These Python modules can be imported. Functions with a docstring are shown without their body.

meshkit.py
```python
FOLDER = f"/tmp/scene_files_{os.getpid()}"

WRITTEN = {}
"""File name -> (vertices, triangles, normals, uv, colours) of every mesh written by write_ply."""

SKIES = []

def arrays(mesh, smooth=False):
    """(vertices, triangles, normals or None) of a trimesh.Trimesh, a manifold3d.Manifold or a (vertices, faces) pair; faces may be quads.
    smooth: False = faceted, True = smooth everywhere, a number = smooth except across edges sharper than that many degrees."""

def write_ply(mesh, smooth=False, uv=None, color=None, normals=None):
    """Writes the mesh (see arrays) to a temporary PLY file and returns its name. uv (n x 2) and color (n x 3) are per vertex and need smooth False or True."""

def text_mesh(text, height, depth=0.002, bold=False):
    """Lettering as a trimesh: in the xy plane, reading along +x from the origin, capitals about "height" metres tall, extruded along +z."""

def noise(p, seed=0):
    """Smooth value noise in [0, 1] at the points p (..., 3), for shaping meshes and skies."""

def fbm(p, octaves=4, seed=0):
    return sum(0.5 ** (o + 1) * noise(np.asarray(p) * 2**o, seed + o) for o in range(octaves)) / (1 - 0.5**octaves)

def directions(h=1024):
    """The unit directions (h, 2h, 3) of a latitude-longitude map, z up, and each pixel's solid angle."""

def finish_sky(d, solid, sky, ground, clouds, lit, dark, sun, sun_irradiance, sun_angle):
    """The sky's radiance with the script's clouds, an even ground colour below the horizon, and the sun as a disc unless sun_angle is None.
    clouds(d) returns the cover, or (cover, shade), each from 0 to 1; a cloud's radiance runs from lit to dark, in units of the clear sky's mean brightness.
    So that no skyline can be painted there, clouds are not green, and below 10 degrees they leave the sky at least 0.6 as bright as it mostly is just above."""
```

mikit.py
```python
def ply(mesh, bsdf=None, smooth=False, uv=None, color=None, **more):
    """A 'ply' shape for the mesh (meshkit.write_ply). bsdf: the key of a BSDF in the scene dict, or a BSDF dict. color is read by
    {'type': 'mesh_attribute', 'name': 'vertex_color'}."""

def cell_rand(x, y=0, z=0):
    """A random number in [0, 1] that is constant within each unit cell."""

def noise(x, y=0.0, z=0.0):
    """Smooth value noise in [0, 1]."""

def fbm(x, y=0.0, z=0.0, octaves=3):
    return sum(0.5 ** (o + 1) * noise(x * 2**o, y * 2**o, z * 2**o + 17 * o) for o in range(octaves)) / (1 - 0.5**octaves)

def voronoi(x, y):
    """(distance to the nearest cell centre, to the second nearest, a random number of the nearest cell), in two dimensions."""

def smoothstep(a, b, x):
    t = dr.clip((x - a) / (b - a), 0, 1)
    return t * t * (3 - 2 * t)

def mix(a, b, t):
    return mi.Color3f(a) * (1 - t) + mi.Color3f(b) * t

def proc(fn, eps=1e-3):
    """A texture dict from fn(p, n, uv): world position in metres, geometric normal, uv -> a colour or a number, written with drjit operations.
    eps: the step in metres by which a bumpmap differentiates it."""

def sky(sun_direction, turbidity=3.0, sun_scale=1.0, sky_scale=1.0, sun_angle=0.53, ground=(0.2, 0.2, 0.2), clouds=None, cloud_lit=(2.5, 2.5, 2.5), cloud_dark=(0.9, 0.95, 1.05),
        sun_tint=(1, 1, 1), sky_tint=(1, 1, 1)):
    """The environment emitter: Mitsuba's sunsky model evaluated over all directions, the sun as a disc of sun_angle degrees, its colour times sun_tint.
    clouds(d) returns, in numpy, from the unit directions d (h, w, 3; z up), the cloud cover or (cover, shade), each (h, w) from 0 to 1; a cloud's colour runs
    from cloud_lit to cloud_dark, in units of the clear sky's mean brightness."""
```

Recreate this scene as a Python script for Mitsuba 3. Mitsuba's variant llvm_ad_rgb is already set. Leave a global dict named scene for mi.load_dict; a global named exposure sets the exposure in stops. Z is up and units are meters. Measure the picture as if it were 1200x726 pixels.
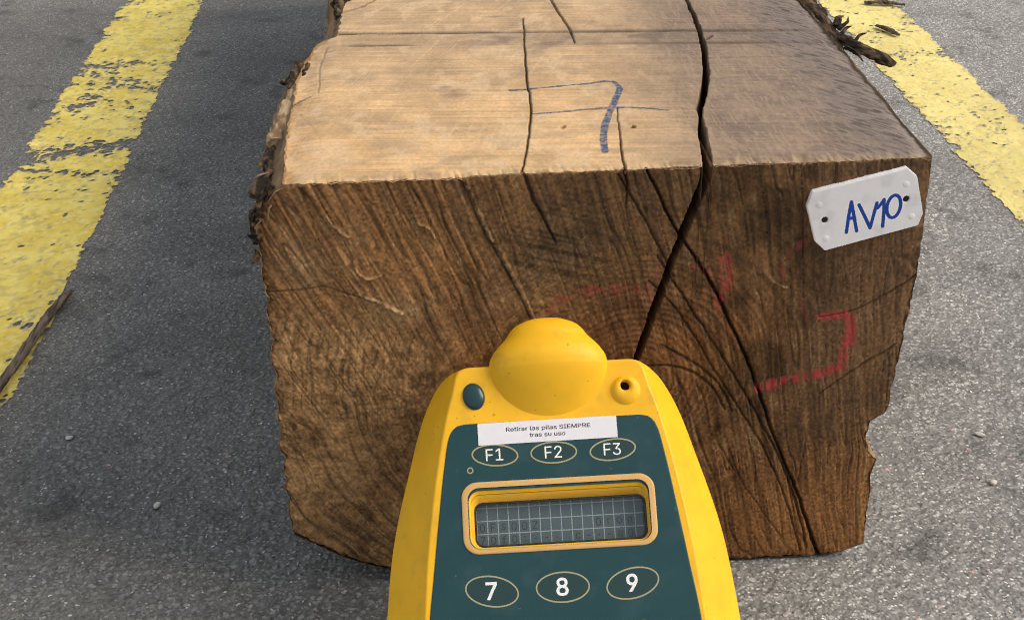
import math, numpy as np, trimesh, manifold3d, shapely, drjit as dr, mitsuba as mi
import mikit, meshkit
from mikit import noise as tnoise, fbm as tfbm, voronoi, smoothstep as tstep, mix as tmix
from shapely.geometry import Polygon, LineString, Point
T = mi.ScalarTransform4f
scene, labels = {}, {}

# ---------------------------------------------------------------- camera, sky, exposure
CAM = np.array([-0.0642, -0.4331, 0.4028])
FWD = np.array([0.04943233, 0.85577565, -0.51498007])
UP = np.array([0.04562068, 0.51313765, 0.85709305])
scene['camera'] = {'type': 'perspective', 'fov': 44.57, 'fov_axis': 'x', 'near_clip': 0.02, 'far_clip': 200.0,
                   'to_world': T().look_at(origin=CAM.tolist(), target=(CAM + FWD).tolist(), up=UP.tolist())}

def overcast(d):
    n = meshkit.fbm(d * [2.5, 2.5, 4.0] + 3.1, 4)
    return np.ones(d.shape[:2]), np.clip(0.15 + 0.5 * (n - 0.5) * 2, 0, 0.6)

scene['sky'] = mikit.sky((1.0, -0.15, 0.8), turbidity=3.0, sun_scale=0.3, sun_angle=34, clouds=overcast,
                         cloud_lit=(0.72, 0.74, 0.77), cloud_dark=(0.5, 0.52, 0.55), sun_tint=(0.91, 0.97, 1.11))
exposure = 3.25

# ---------------------------------------------------------------- helpers
rng = np.random.default_rng(7)
N = lambda x, y, z=0.0, seed=0: meshkit.noise(np.stack(np.broadcast_arrays(x, y, z), -1), seed)
FB = lambda x, y, z=0.0, o=3, seed=0: meshkit.fbm(np.stack(np.broadcast_arrays(x, y, z), -1), o, seed)

def sstep(a, b, x):
    t = np.clip((x - a) / (b - a), 0, 1)
    return t * t * (3 - 2 * t)

def lerp(a, b, t):
    return np.asarray(a) * (1 - t[..., None]) + np.asarray(b) * t[..., None]

def stroke(x, y, path):
    """Distance to a polyline minus half its local width, in the units of the path; (signed distance, half width)."""
    best, hw = np.full(x.shape, 1e3), np.full(x.shape, 1e-3)
    P = np.array(path, float)
    for (x0, y0, w0), (x1, y1, w1) in zip(P[:-1], P[1:]):
        dx, dy = x1 - x0, y1 - y0
        t = np.clip(((x - x0) * dx + (y - y0) * dy) / (dx * dx + dy * dy + 1e-12), 0, 1)
        w = (w0 + (w1 - w0) * t) / 2
        d = np.hypot(x - x0 - t * dx, y - y0 - t * dy) - w
        m = d < best
        best, hw = np.where(m, d, best), np.where(m, w, hw)
    return best, hw

def grid_faces(a, b):
    """Two triangles for each cell of a grid of a rows and b columns, normal along row x column direction."""
    i, j = np.meshgrid(np.arange(a - 1), np.arange(b - 1), indexing='ij')
    q = np.stack([i * b + j, (i + 1) * b + j, (i + 1) * b + j + 1, i * b + j + 1], -1).reshape(-1, 4)
    return np.vstack([q[:, [0, 1, 2]], q[:, [0, 2, 3]]])

def bsdf(key, base, rough=0.5, spec=0.5, **more):
    bc = base if isinstance(base, dict) else {'type': 'rgb', 'value': list(base)}
    scene[key] = {'type': 'twosided', 'nested': {'type': 'principled', 'base_color': bc, 'roughness': rough, 'specular': spec, **more}}

def bumped(key, base, bump, scale, rough=0.5, spec=0.5):
    scene[key] = {'type': 'twosided', 'nested': {'type': 'bumpmap', 'bump': bump, 'scale': scale,
                  'nested_bsdf': {'type': 'principled', 'base_color': base, 'roughness': rough, 'specular': spec}}}

def name(key):
    if key not in scene:
        return key
    i = 1
    while f'{key}_{i:03d}' in scene:
        i += 1
    return f'{key}_{i:03d}'

def add(key, mesh, mat, smooth=False, label=None, cat=None, group=None, kind=None, **kw):
    key = name(key)
    scene[key] = mikit.ply(mesh, mat, smooth=smooth, **kw)
    tag(key, label, cat, group, kind)
    return key

def tag(key, label=None, cat=None, group=None, kind=None):
    d = {k: v for k, v in (('label', label), ('category', cat), ('group', group), ('kind', kind)) if v}
    if d:
        labels[key] = {**labels.get(key, {}), **d}

def chunk(path, widths, thick, seed, sides=14, rough=0.25, n=24, up=(0, 0, 1)):
    """An irregular sliver along a path (mm) with the given widths and thickness: bark, splinters, twigs."""
    P, W = np.array(path, float), np.array(widths, float)
    s = np.r_[0, np.cumsum(np.linalg.norm(np.diff(P, axis=0), axis=1))]
    u = np.linspace(0, s[-1], n)
    C = np.stack([np.interp(u, s, P[:, k]) for k in range(3)], 1)
    w = np.interp(u, s, W)
    t = np.gradient(C, axis=0)
    t /= np.linalg.norm(t, axis=1, keepdims=True)
    a = np.cross(t, up)
    a /= np.linalg.norm(a, axis=1, keepdims=True)
    b = np.cross(a, t)
    ang = np.arange(sides) * 2 * np.pi / sides
    rad = 1 + rough * 2 * (N(u[:, None] / 3.0 + seed * 7, np.cos(ang)[None] * 1.6 + 9, np.sin(ang)[None] * 1.6 + seed, seed) - 0.5)
    v = C[:, None] + (np.cos(ang)[None, :, None] * a[:, None] * w[:, None, None] + np.sin(ang)[None, :, None] * b[:, None] * (w * thick)[:, None, None]) * rad[..., None] / 2
    v = v.reshape(-1, 3)
    i, j = np.meshgrid(np.arange(n - 1), np.arange(sides), indexing='ij')
    q = np.stack([i * sides + j, i * sides + (j + 1) % sides, (i + 1) * sides + (j + 1) % sides, (i + 1) * sides + j], -1).reshape(-1, 4)
    f = [q[:, [0, 1, 2]], q[:, [0, 2, 3]]]
    v = np.vstack([v, C[:1], C[-1:]])
    k, e = np.arange(sides), (n - 1) * sides
    f.append(np.stack([k * 0 + len(v) - 2, (k + 1) % sides, k], 1))
    f.append(np.stack([k * 0 + len(v) - 1, e + k, e + (k + 1) % sides], 1))
    m = trimesh.Trimesh(v / 1000, np.vstack(f), process=False)
    m.fix_normals()
    return m

# outlines traced on the beam, in mm (x, depth or height, width)
FRONT_CRACKS = {'main': [(36.9, 204.0, 3.32), (36.2, 195.1, 2.99), (30.3, 176.9, 2.99), (25.9, 163.7, 1.99), (24.5, 157.9, 2.32), (18.6, 136.2, 2.49), (13.3, 116.5, 1.99), (8.5, 100.8, 1.33)], 'c2': [(13.0, 202.6, 0.66), (19.6, 188.5, 0.83), (26.0, 175.2, 0.66), (31.2, 167.3, 0.83), (44.4, 145.0, 1.0), (53.8, 125.2, 1.0), (61.7, 107.7, 1.0), (68.0, 90.6, 1.0), (77.6, 64.7, 0.83), (89.3, 37.4, 1.0), (100.7, 6.0, 1.49), (104.6, -3.8, 1.99)], 'c3': [(19.0, 164.0, 0.5), (36.3, 135.3, 0.83), (54.7, 104.6, 0.83), (72.3, 72.1, 0.83), (87.3, 37.5, 0.83), (96.6, 6.3, 0.66)], 'c4': [(16.1, 152.5, 0.5), (27.2, 139.8, 0.66), (45.2, 109.5, 0.66), (64.3, 77.2, 0.66), (80.9, 42.9, 0.66), (94.0, 3.8, 0.66)], 'c5': [(-34.4, 203.6, 1.0), (-30.3, 190.8, 1.0), (-26.0, 182.1, 0.66), (-21.3, 171.8, 0.33)], 'c6': [(3.4, 204.8, 0.66), (6.0, 196.4, 0.66), (5.7, 185.5, 0.33)], 'c7': [(47.7, 73.6, 0.4), (67.6, 38.8, 0.66), (83.8, 13.4, 0.5)], 'c8': [(-57.6, 200.3, 0.66), (-50.0, 178.8, 0.66), (-40.3, 158.5, 0.66), (-31.6, 137.3, 0.5)], 'c9': [(-139.0, 154.2, 0.66), (-125.5, 155.0, 1.0), (-113.6, 156.4, 0.83), (-103.8, 152.3, 0.66), (-93.9, 147.9, 0.66)], 'c10': [(127.9, 149.9, 0.83), (115.7, 141.3, 0.66), (104.0, 134.9, 0.4), (88.3, 131.7, 0.33)], 'c11': [(123.0, 115.9, 0.83), (111.3, 107.9, 0.6), (92.8, 92.7, 0.4)], 'c12': [(16.8, 111.2, 0.66), (32.5, 109.4, 1.0), (45.9, 98.6, 1.0), (52.3, 87.0, 0.66)], 'c13': [(22.8, 121.5, 0.66), (36.6, 112.2, 0.83), (48.4, 100.6, 0.66), (55.4, 85.9, 0.5)], 'c14': [(2.5, 200.2, 0.66), (16.9, 173.7, 0.66), (26.4, 153.9, 0.66)]}
FRONT_LIGHT = {'l1': [(-56.3, 200.3, 1.66), (-48.7, 178.7, 1.66), (-39.0, 158.4, 1.66), (-30.2, 137.2, 1.33)], 'l2': [(-97.8, 150.4, 1.33), (-91.2, 147.3, 1.66), (-84.0, 142.5, 1.66)], 'l3': [(-109.8, 186.8, 0.66), (-107.3, 182.3, 1.0), (-102.4, 177.6, 0.66)], 'l4': [(-101.3, 167.0, 0.66), (-99.7, 161.5, 1.0), (-95.8, 159.0, 1.0), (-91.0, 160.3, 0.66)], 'l5': [(-75.7, 182.3, 0.66), (-71.2, 179.8, 0.83), (-68.8, 175.2, 0.66)], 'l6': [(63.3, 154.8, 0.5), (68.0, 149.0, 0.66), (73.2, 146.3, 0.5)], 'l7': [(-128.7, 171.4, 1.0), (-123.4, 174.9, 1.33), (-114.3, 177.4, 1.0)]}
RED = [[(-25.3, 139.8, 3.32), (-18.4, 145.9, 4.65), (-8.0, 148.5, 4.65), (5.8, 149.4, 4.32), (15.3, 147.3, 3.98), (17.5, 137.1, 2.99)], [(18.8, 153.9, 3.32), (21.4, 158.5, 2.66)], [(33.8, 158.6, 2.99), (40.9, 155.1, 2.99)], [(46.1, 161.2, 4.32), (48.0, 154.0, 4.98), (46.4, 142.9, 4.65), (45.6, 139.0, 3.0)], [(78.0, 167.3, 2.66), (72.9, 163.3, 2.99), (70.8, 156.0, 2.66), (72.9, 149.5, 2.32)], [(78.1, 143.3, 2.99), (81.9, 130.8, 3.98)], [(89.0, 132.0, 2.99), (100.7, 132.6, 4.32), (103.1, 125.4, 5.31), (101.5, 114.9, 5.31), (100.4, 106.4, 4.65), (91.5, 103.4, 4.32), (78.9, 101.0, 3.65), (65.6, 97.4, 4.32)]]
TOP_CRACKS = {'main': [(69.2, 238.2, 1.41), (67.6, 207.3, 1.36), (65.3, 165.2, 1.71), (62.0, 133.7, 2.05), (56.4, 99.6, 2.34), (51.1, 78.8, 2.64), (45.4, 59.4, 2.37), (43.9, 50.0, 1.08), (41.9, 36.5, 2.81), (39.6, 19.3, 2.73), (36.7, -1.6, 3.29)], 't2': [(-20.3, 188.1, 0.44), (-22.7, 148.9, 0.62), (-25.0, 102.5, 0.77), (-25.6, 71.4, 0.74), (-27.1, 52.4, 0.71), (-30.2, 30.4, 0.69), (-34.9, -1.7, 0.71)], 't3': [(10.5, 62.9, 0.29), (7.2, 31.0, 0.52), (5.6, 10.2, 0.67), (4.8, -4.0, 0.72)], 't4': [(-4.7, 230.6, 1.39), (-1.4, 193.1, 0.97), (1.4, 165.5, 0.85), (1.4, 146.3, 0.41)], 't5': [(-94.2, 232.9, 1.14), (-102.8, 217.2, 1.34), (-112.7, 208.1, 1.32)], 't6': [(126.5, 223.7, 2.8), (127.6, 193.3, 2.69), (129.6, 161.0, 2.15), (130.9, 122.8, 1.63), (131.8, 97.3, 0.79)], 't7': [(68.1, 149.3, 2.1), (65.4, 144.5, 1.25)], 't8': [(-118.3, 156.5, 0.82), (-119.8, 129.1, 0.79), (-118.0, 96.0, 0.56)], 't9': [(-124.8, 73.6, 1.09), (-117.9, 56.8, 0.53), (-113.4, 42.9, 0.34)]}
PEN = [[(-33.3, 88.4, 1.13), (-25.0, 88.6, 1.13), (-9.6, 91.3, 1.29), (6.0, 93.9, 1.45), (12.6, 94.3, 1.61), (14.6, 89.8, 2.1), (12.9, 77.6, 2.43), (7.3, 60.3, 2.36), (3.1, 44.8, 2.48), (0.7, 31.7, 2.42), (-0.4, 18.1, 2.37)], [(-25.4, 59.8, 1.44), (-12.6, 61.4, 1.23), (2.1, 62.8, 1.17), (16.7, 62.3, 1.17), (31.3, 57.9, 1.09)]]
TWIG = [(-326.9, 146.3), (-322.1, 179.4), (-318.3, 210.6), (-314.9, 247.5), (-310.3, 272.2), (-306.6, 281.6)]
TAG = [(78.36, 190.65), (114.54, 199.12), (119.04, 195.36), (123.89, 179.26), (122.7, 173.9), (86.26, 164.33), (81.74, 168.69), (76.84, 184.12)]
TAG_HOLES = [(84.65, 178.07), (116.15, 185.77)] 
TAG_BUMPS = [(81.42, 184.9), (85.92, 169.86), (114.98, 192.28), (119.27, 178.13)]
TAG_STROKES = [[(93.95, 172.21), (93.97, 179.31), (94.26, 185.64), (96.12, 179.21), (98.01, 172.7)], [(93.97, 178.3), (96.52, 178.52)], [(97.49, 184.16), (100.43, 179.01), (103.28, 173.81), (103.9, 179.19), (104.54, 184.7)], [(105.15, 182.48), (106.41, 184.42), (107.21, 186.04), (107.95, 180.0), (108.27, 174.25)]]
TAG_ZERO = [(111.51, 182.85), (112.5, 187.39), (111.68, 187.75), (110.84, 187.63), (110.06, 187.05), (109.43, 186.06), (109.0, 184.75), (108.81, 183.25), (108.89, 181.71), (109.23, 180.27), (109.79, 179.09), (110.52, 178.27), (111.35, 177.9), (112.2, 178.02), (112.98, 178.61), (113.61, 179.62), (114.04, 180.95), (114.22, 182.46), (114.13, 184.0), (113.79, 185.42), (113.22, 186.59), (112.49, 187.39), (111.67, 187.75)]

# ---------------------------------------------------------------- the ground and its yellow lines
def ground_h(x, y):
    """Height of the asphalt (m) at x, y (m)."""
    h = 1.1 * (FB(x * 140, y * 140, 0, 3, 5) - 0.5) + 1.5 * (FB(x * 9, y * 9, 0, 2, 11) - 0.5)
    return (h - 1.3) * 1e-3

def axis(lo, hi, step, far):
    core = np.arange(lo, hi + step / 2, step)
    out, d = [], step
    e = 0.0
    while e < far:
        d *= 1.25
        e += d
        out.append(e)
    out = np.array(out)
    return np.r_[lo - out[::-1], core, hi + out]

gx, gy = axis(-0.62, 0.62, 0.0026, 40), axis(-0.2, 1.02, 0.0026, 40)
GX, GY = np.meshgrid(gx, gy)
gv = np.stack([GX, GY, ground_h(GX, GY)], -1).reshape(-1, 3)
gf = grid_faces(len(gy), len(gx))[:, ::-1]

def asphalt_color(p, n, uv):
    x, y = p.x, p.y
    wx, wy = x + 0.0015 * tnoise(x * 500, y * 500), y + 0.0015 * tnoise(x * 500, y * 500, 9.5)
    d1, e1, r1 = voronoi(wx * 260, wy * 260)
    d2, e2, r2 = voronoi(wx * 520 + 7, wy * 520)
    worn = tstep(-0.25, 0.22, x + 0.22 * (tfbm(x * 4, y * 4, 1.0) - 0.5))  # blend that makes the asphalt paler and stonier towards the right
    f1, f2 = tfbm(x * 900, y * 900, 4.0), tfbm(x * 330, y * 330, 6.0)
    stone1 = tstep(0.50, 0.22, d1 * (0.8 + 0.5 * r1)) * tstep(0.50, 0.75, r1)
    stone2 = tstep(0.52, 0.22, d2 * (0.8 + 0.5 * r2)) * tstep(0.30, 0.65, r2)
    binder = 0.050 + 0.07 * f1 + 0.05 * (f2 - 0.4)
    g1 = 0.11 + 0.20 * mikit.cell_rand(r1 * 9999, 3)
    g2 = 0.09 + 0.26 * mikit.cell_rand(r2 * 9999, 5)
    v = dr.lerp(binder, g2, stone2 * dr.lerp(mi.Float(0.40), mi.Float(0.75), worn))
    v = dr.lerp(v, g1, stone1 * dr.lerp(mi.Float(0.40), mi.Float(0.75), worn))
    v = v * (0.80 + 0.4 * f1)
    v = dr.lerp(v, mi.Float(0.5), tstep(0.960, 0.985, r2) * stone2 * 0.6)
    v = v * dr.lerp(mi.Float(1.32), mi.Float(2.2), worn) * (0.70 + 0.6 * tfbm(x * 9, y * 14, 7.0)) * (1 - 0.35 * tstep(0.58, 0.75, tfbm(x * 38, y * 38, 2.5)))
    tint = mikit.cell_rand(r1 * 7777, 8)
    c = mi.Color3f(v * 0.99, v * 0.992, v * 0.985)
    pink = tstep(0.990, 0.995, tint) * stone1
    return tmix(c, mi.Color3f(v * 1.3, v * 0.85, v * 0.8), pink)

def asphalt_bump(p, n, uv):
    d1, e1, r1 = voronoi(p.x * 260, p.y * 260)
    d2, e2, r2 = voronoi(p.x * 520 + 7, p.y * 520)
    return 0.5 * tstep(0.55, 0.15, d1) * r1 + 0.3 * tstep(0.55, 0.15, d2) * r2 + 0.5 * tfbm(p.x * 800, p.y * 800)

bumped('asphalt_mat', mikit.proc(asphalt_color), mikit.proc(asphalt_bump, eps=3e-4), 0.0010, 0.75, 0.35)
add('asphalt_ground', (gv, gf), 'asphalt_mat', True, 'worn grey asphalt ground with exposed aggregate', None, None, 'structure')

bumped('line_paint', {'type': 'mesh_attribute', 'name': 'vertex_color'}, mikit.proc(asphalt_bump, eps=3e-4), 0.0008, 0.6, 0.4)

def yellow_line(x0, x1, y0, y1, seed, breaks, pale, label):
    """A painted line as a skin on the asphalt: paint thins out to the stone's grey where it is worn and is gone where it is worn through."""
    st = 0.0014
    xs, ys = np.arange(x0 - 0.006, x1 + 0.006, st), np.arange(y0, y1, st)
    X, Y = np.meshgrid(xs, ys)
    wear = FB(X * 150, Y * 150, 0, 3, seed) * 0.5 + FB(X * 480, Y * 480, 0, 2, seed + 3) * 0.5
    thr = 0.80 - 0.16 * sstep(.5, .75, FB(X * 24, Y * 24, 0, 3, seed + 5))
    for (yc, hw, amount, tilt) in breaks:
        yy = Y - yc - tilt * (X - (x0 + x1) / 2) - 0.012 * (FB(X * 60, Y * 20, 0, 3, seed + 6) - .5)
        thr = thr - amount * np.exp(-(yy / hw) ** 2)
    wob = 0.006 * (FB(Y * 25, 0.5, 0, 3, seed + 8) - 0.5) + 0.005 * (FB(Y * 160, X * 30, 0, 2, seed + 9) - 0.5)
    edge = np.minimum(X - x0 - wob, x1 - X + wob)
    thr = thr - 0.25 * np.exp(-np.maximum(edge, 0) / 0.003)
    on = (wear < thr) & (edge > 0)
    thin = sstep(0.20, 0.0, thr - wear)
    c = lerp((0.62, 0.48, 0.07), (0.70, 0.58, 0.13), sstep(.3, .7, FB(X * 60, Y * 60, 0, 3, seed + 11)))
    c = lerp(c, (0.74, 0.65, 0.27), 0.55 * sstep(.5, .72, FB(X * 400, Y * 400, 0, 2, seed + 12)))
    c = lerp(c, (0.36, 0.30, 0.12), 0.40 * sstep(.55, .72, FB(X * 190, Y * 190, 0, 3, seed + 13)))
    c = lerp(c, (0.76, 0.68, 0.33), pale + 0 * X)  # hazy, overexposed sheen painted into the line's colour
    c = c * (0.84 + 0.32 * FB(X * 14, Y * 14, 0, 2, seed + 14))[..., None]
    c = lerp(c, (0.22, 0.215, 0.19), 0.85 * thin)
    v = np.stack([X, Y, ground_h(X, Y) + 0.0007], -1).reshape(-1, 3)
    f = grid_faces(len(ys), len(xs))[:, ::-1]
    f = f[on.reshape(-1)[f].all(1)]
    used = np.unique(f)
    back = np.zeros(len(v), int); back[used] = np.arange(len(used))
    return add('yellow_line', (v[used], back[f]), 'line_paint', True, label, None, 'yellow lines painted on the asphalt', 'structure', color=c.reshape(-1, 3)[used])

yellow_line(-0.401, -0.3125, -0.1, 1.35, 21, [(0.515, 0.016, 0.34, 0.2), (0.60, 0.03, 0.08, 0), (0.475, 0.006, 0.20, -0.25), (0.72, 0.012, 0.12, 0), (0.93, 0.04, 0.12, 0)], 0.0, 'worn yellow painted line left of the beam')
yellow_line(0.337, 0.4145, -0.1, 1.35, 33, [(0.50, 0.03, 0.08, 0), (0.74, 0.02, 0.10, 0.2)], 0.5, 'pale worn yellow painted line right of the beam')

# ---------------------------------------------------------------- the beam (mm): end face at y = 0, running away along +y
def warp(x, y, amp, sc, seed):
    return x + amp * (FB(x / sc, y / sc, 0, 2, seed) - 0.5), y + amp * (FB(x / sc, y / sc, 4.5, 2, seed) - 0.5)

WARP = 0.8
def curve(path, n=26):
    from scipy.interpolate import CubicSpline
    P = np.array(path, float)
    s = np.r_[0, np.cumsum(np.hypot(*np.diff(P[:, :2], axis=0).T))]
    return CubicSpline(s, P, axis=0, bc_type='natural')(np.linspace(0, s[-1], n))
FRONT_CRACKS = {k: (curve(p) if k in ('c2', 'c3', 'c4', 'c7', 'c10', 'c11', 'c12', 'c13') else p) for k, p in FRONT_CRACKS.items()}
FRONT_LIGHT = {k: curve(p, 12) for k, p in FRONT_LIGHT.items()}
PEN = [curve(p, 30) for p in PEN]
def crack_depth(x, y, cracks, depths, seed):
    out = np.zeros(x.shape)
    wx, wy = warp(x, y, WARP, 5.0, seed)
    wx, wy = warp(wx, wy, 0.3, 1.5, seed + 1)
    for k, path in cracks.items():
        d, hw = stroke(wx, wy, path)
        out = np.maximum(out, np.minimum(depths.get(k, 3.0), 40 * hw - 6 if k == 'main' else 5 * hw) * (1 - sstep(-0.25, 0.30, d / np.maximum(hw, 0.25))) )
    return out

FD = {'main': 60, 'c2': 3.5, 'c3': 1.2, 'c4': 1.0, 'c5': 1.2, 'c6': 1.6, 'c7': 0.4, 'c8': 1.0, 'c9': 0.6, 'c10': 0.9, 'c11': 0.9, 'c12': 1.0, 'c13': 1.0, 'c14': 0.8}
TD = {'main': 60, 't2': 2.0, 't3': 1.8, 't4': 1.6, 't5': 5, 't7': 1.5, 't8': 0.4, 't9': 0.15}

def fan(X, Z):
    a = np.arctan2(X - 195.0 + 3.0 * (FB(X / 30, Z / 30, 0, 2, 61) - .5), Z + 540.0) * 700
    return a, np.hypot(X - 195.0, Z + 540.0)

def front_fields(X, Z):
    s, r = fan(X, Z)
    n1, n2, n3 = N(s / 0.75, r / 22, 0, 1), N(s / 1.7, r / 32, 3, 2), N(s / 4.5, r / 60, 5, 3)
    ul = sstep(-25, -60, X) * sstep(118, 150, Z + 0.25 * (X + 90))         # coarse torn fibres, upper left
    ll = sstep(5, -45, X) * (1 - ul) * sstep(175, 140, Z)
    return s, r, n1, n2, n3, ul, ll

def ridge_(v, w):
    return 1 - sstep(0, w, np.abs(v - 0.5))

def front_dy(X, Z):
    s, r, n1, n2, n3, ul, ll = front_fields(X, Z)
    h = (1 - 0.8 * ll) * (0.25 * n1 + 0.2 * n2 + 0.2 * n3) + ul * (0.3 * sstep(.35, .75, n2) + 0.35 * sstep(0.3, 0.7, n3) + 0.3 * n1)
    h = h + ll * 0.9 * FB(X / 4, Z / 4, 0, 4, 9) + 2.2 * (FB(X / 45, Z / 45, 0, 2, 12) - .5)
    rho = np.hypot(X - 12.7, Z - 104.9) + 2.5 * FB(X / 12, Z / 12, 0, 2, 14)
    vis = np.exp(-((rho - 30) / 30) ** 2) * sstep(-50, 0, X)
    h = h + 0.18 * vis * np.sin(rho * 2 * np.pi / 2.7)
    h = h + 0.45 * FB(X / 1.0, Z / 1.2, 0, 2, 17) + 0.35 * ul * ridge_(N(s / 2.0, r / 30, 12, 62), 0.10) + 0.5 * ridge_(N(s / 2.6, r / 45, 8, 23), 0.05)
    for k, p in FRONT_LIGHT.items():                                          # raised pale slivers and curls
        if k == 'l7':
            continue
        d, hw = stroke(X, Z, p)
        h = h - (0.45 if k == 'l1' else 0.9) * (1 - sstep(-0.4, 0.3, d))
    d = stroke(X, Z, FRONT_CRACKS['c9'])[0]
    h = h + 1.6 * ll * sstep(40, 0, np.abs(d)) * (Z < 155)
    return h + crack_depth(X, Z, FRONT_CRACKS, FD, 41)

def ridged(v, w):
    """1 on the thin lines where the noise v crosses one half, fading over w."""
    return 1 - sstep(0, w, np.abs(v - 0.5))

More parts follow.
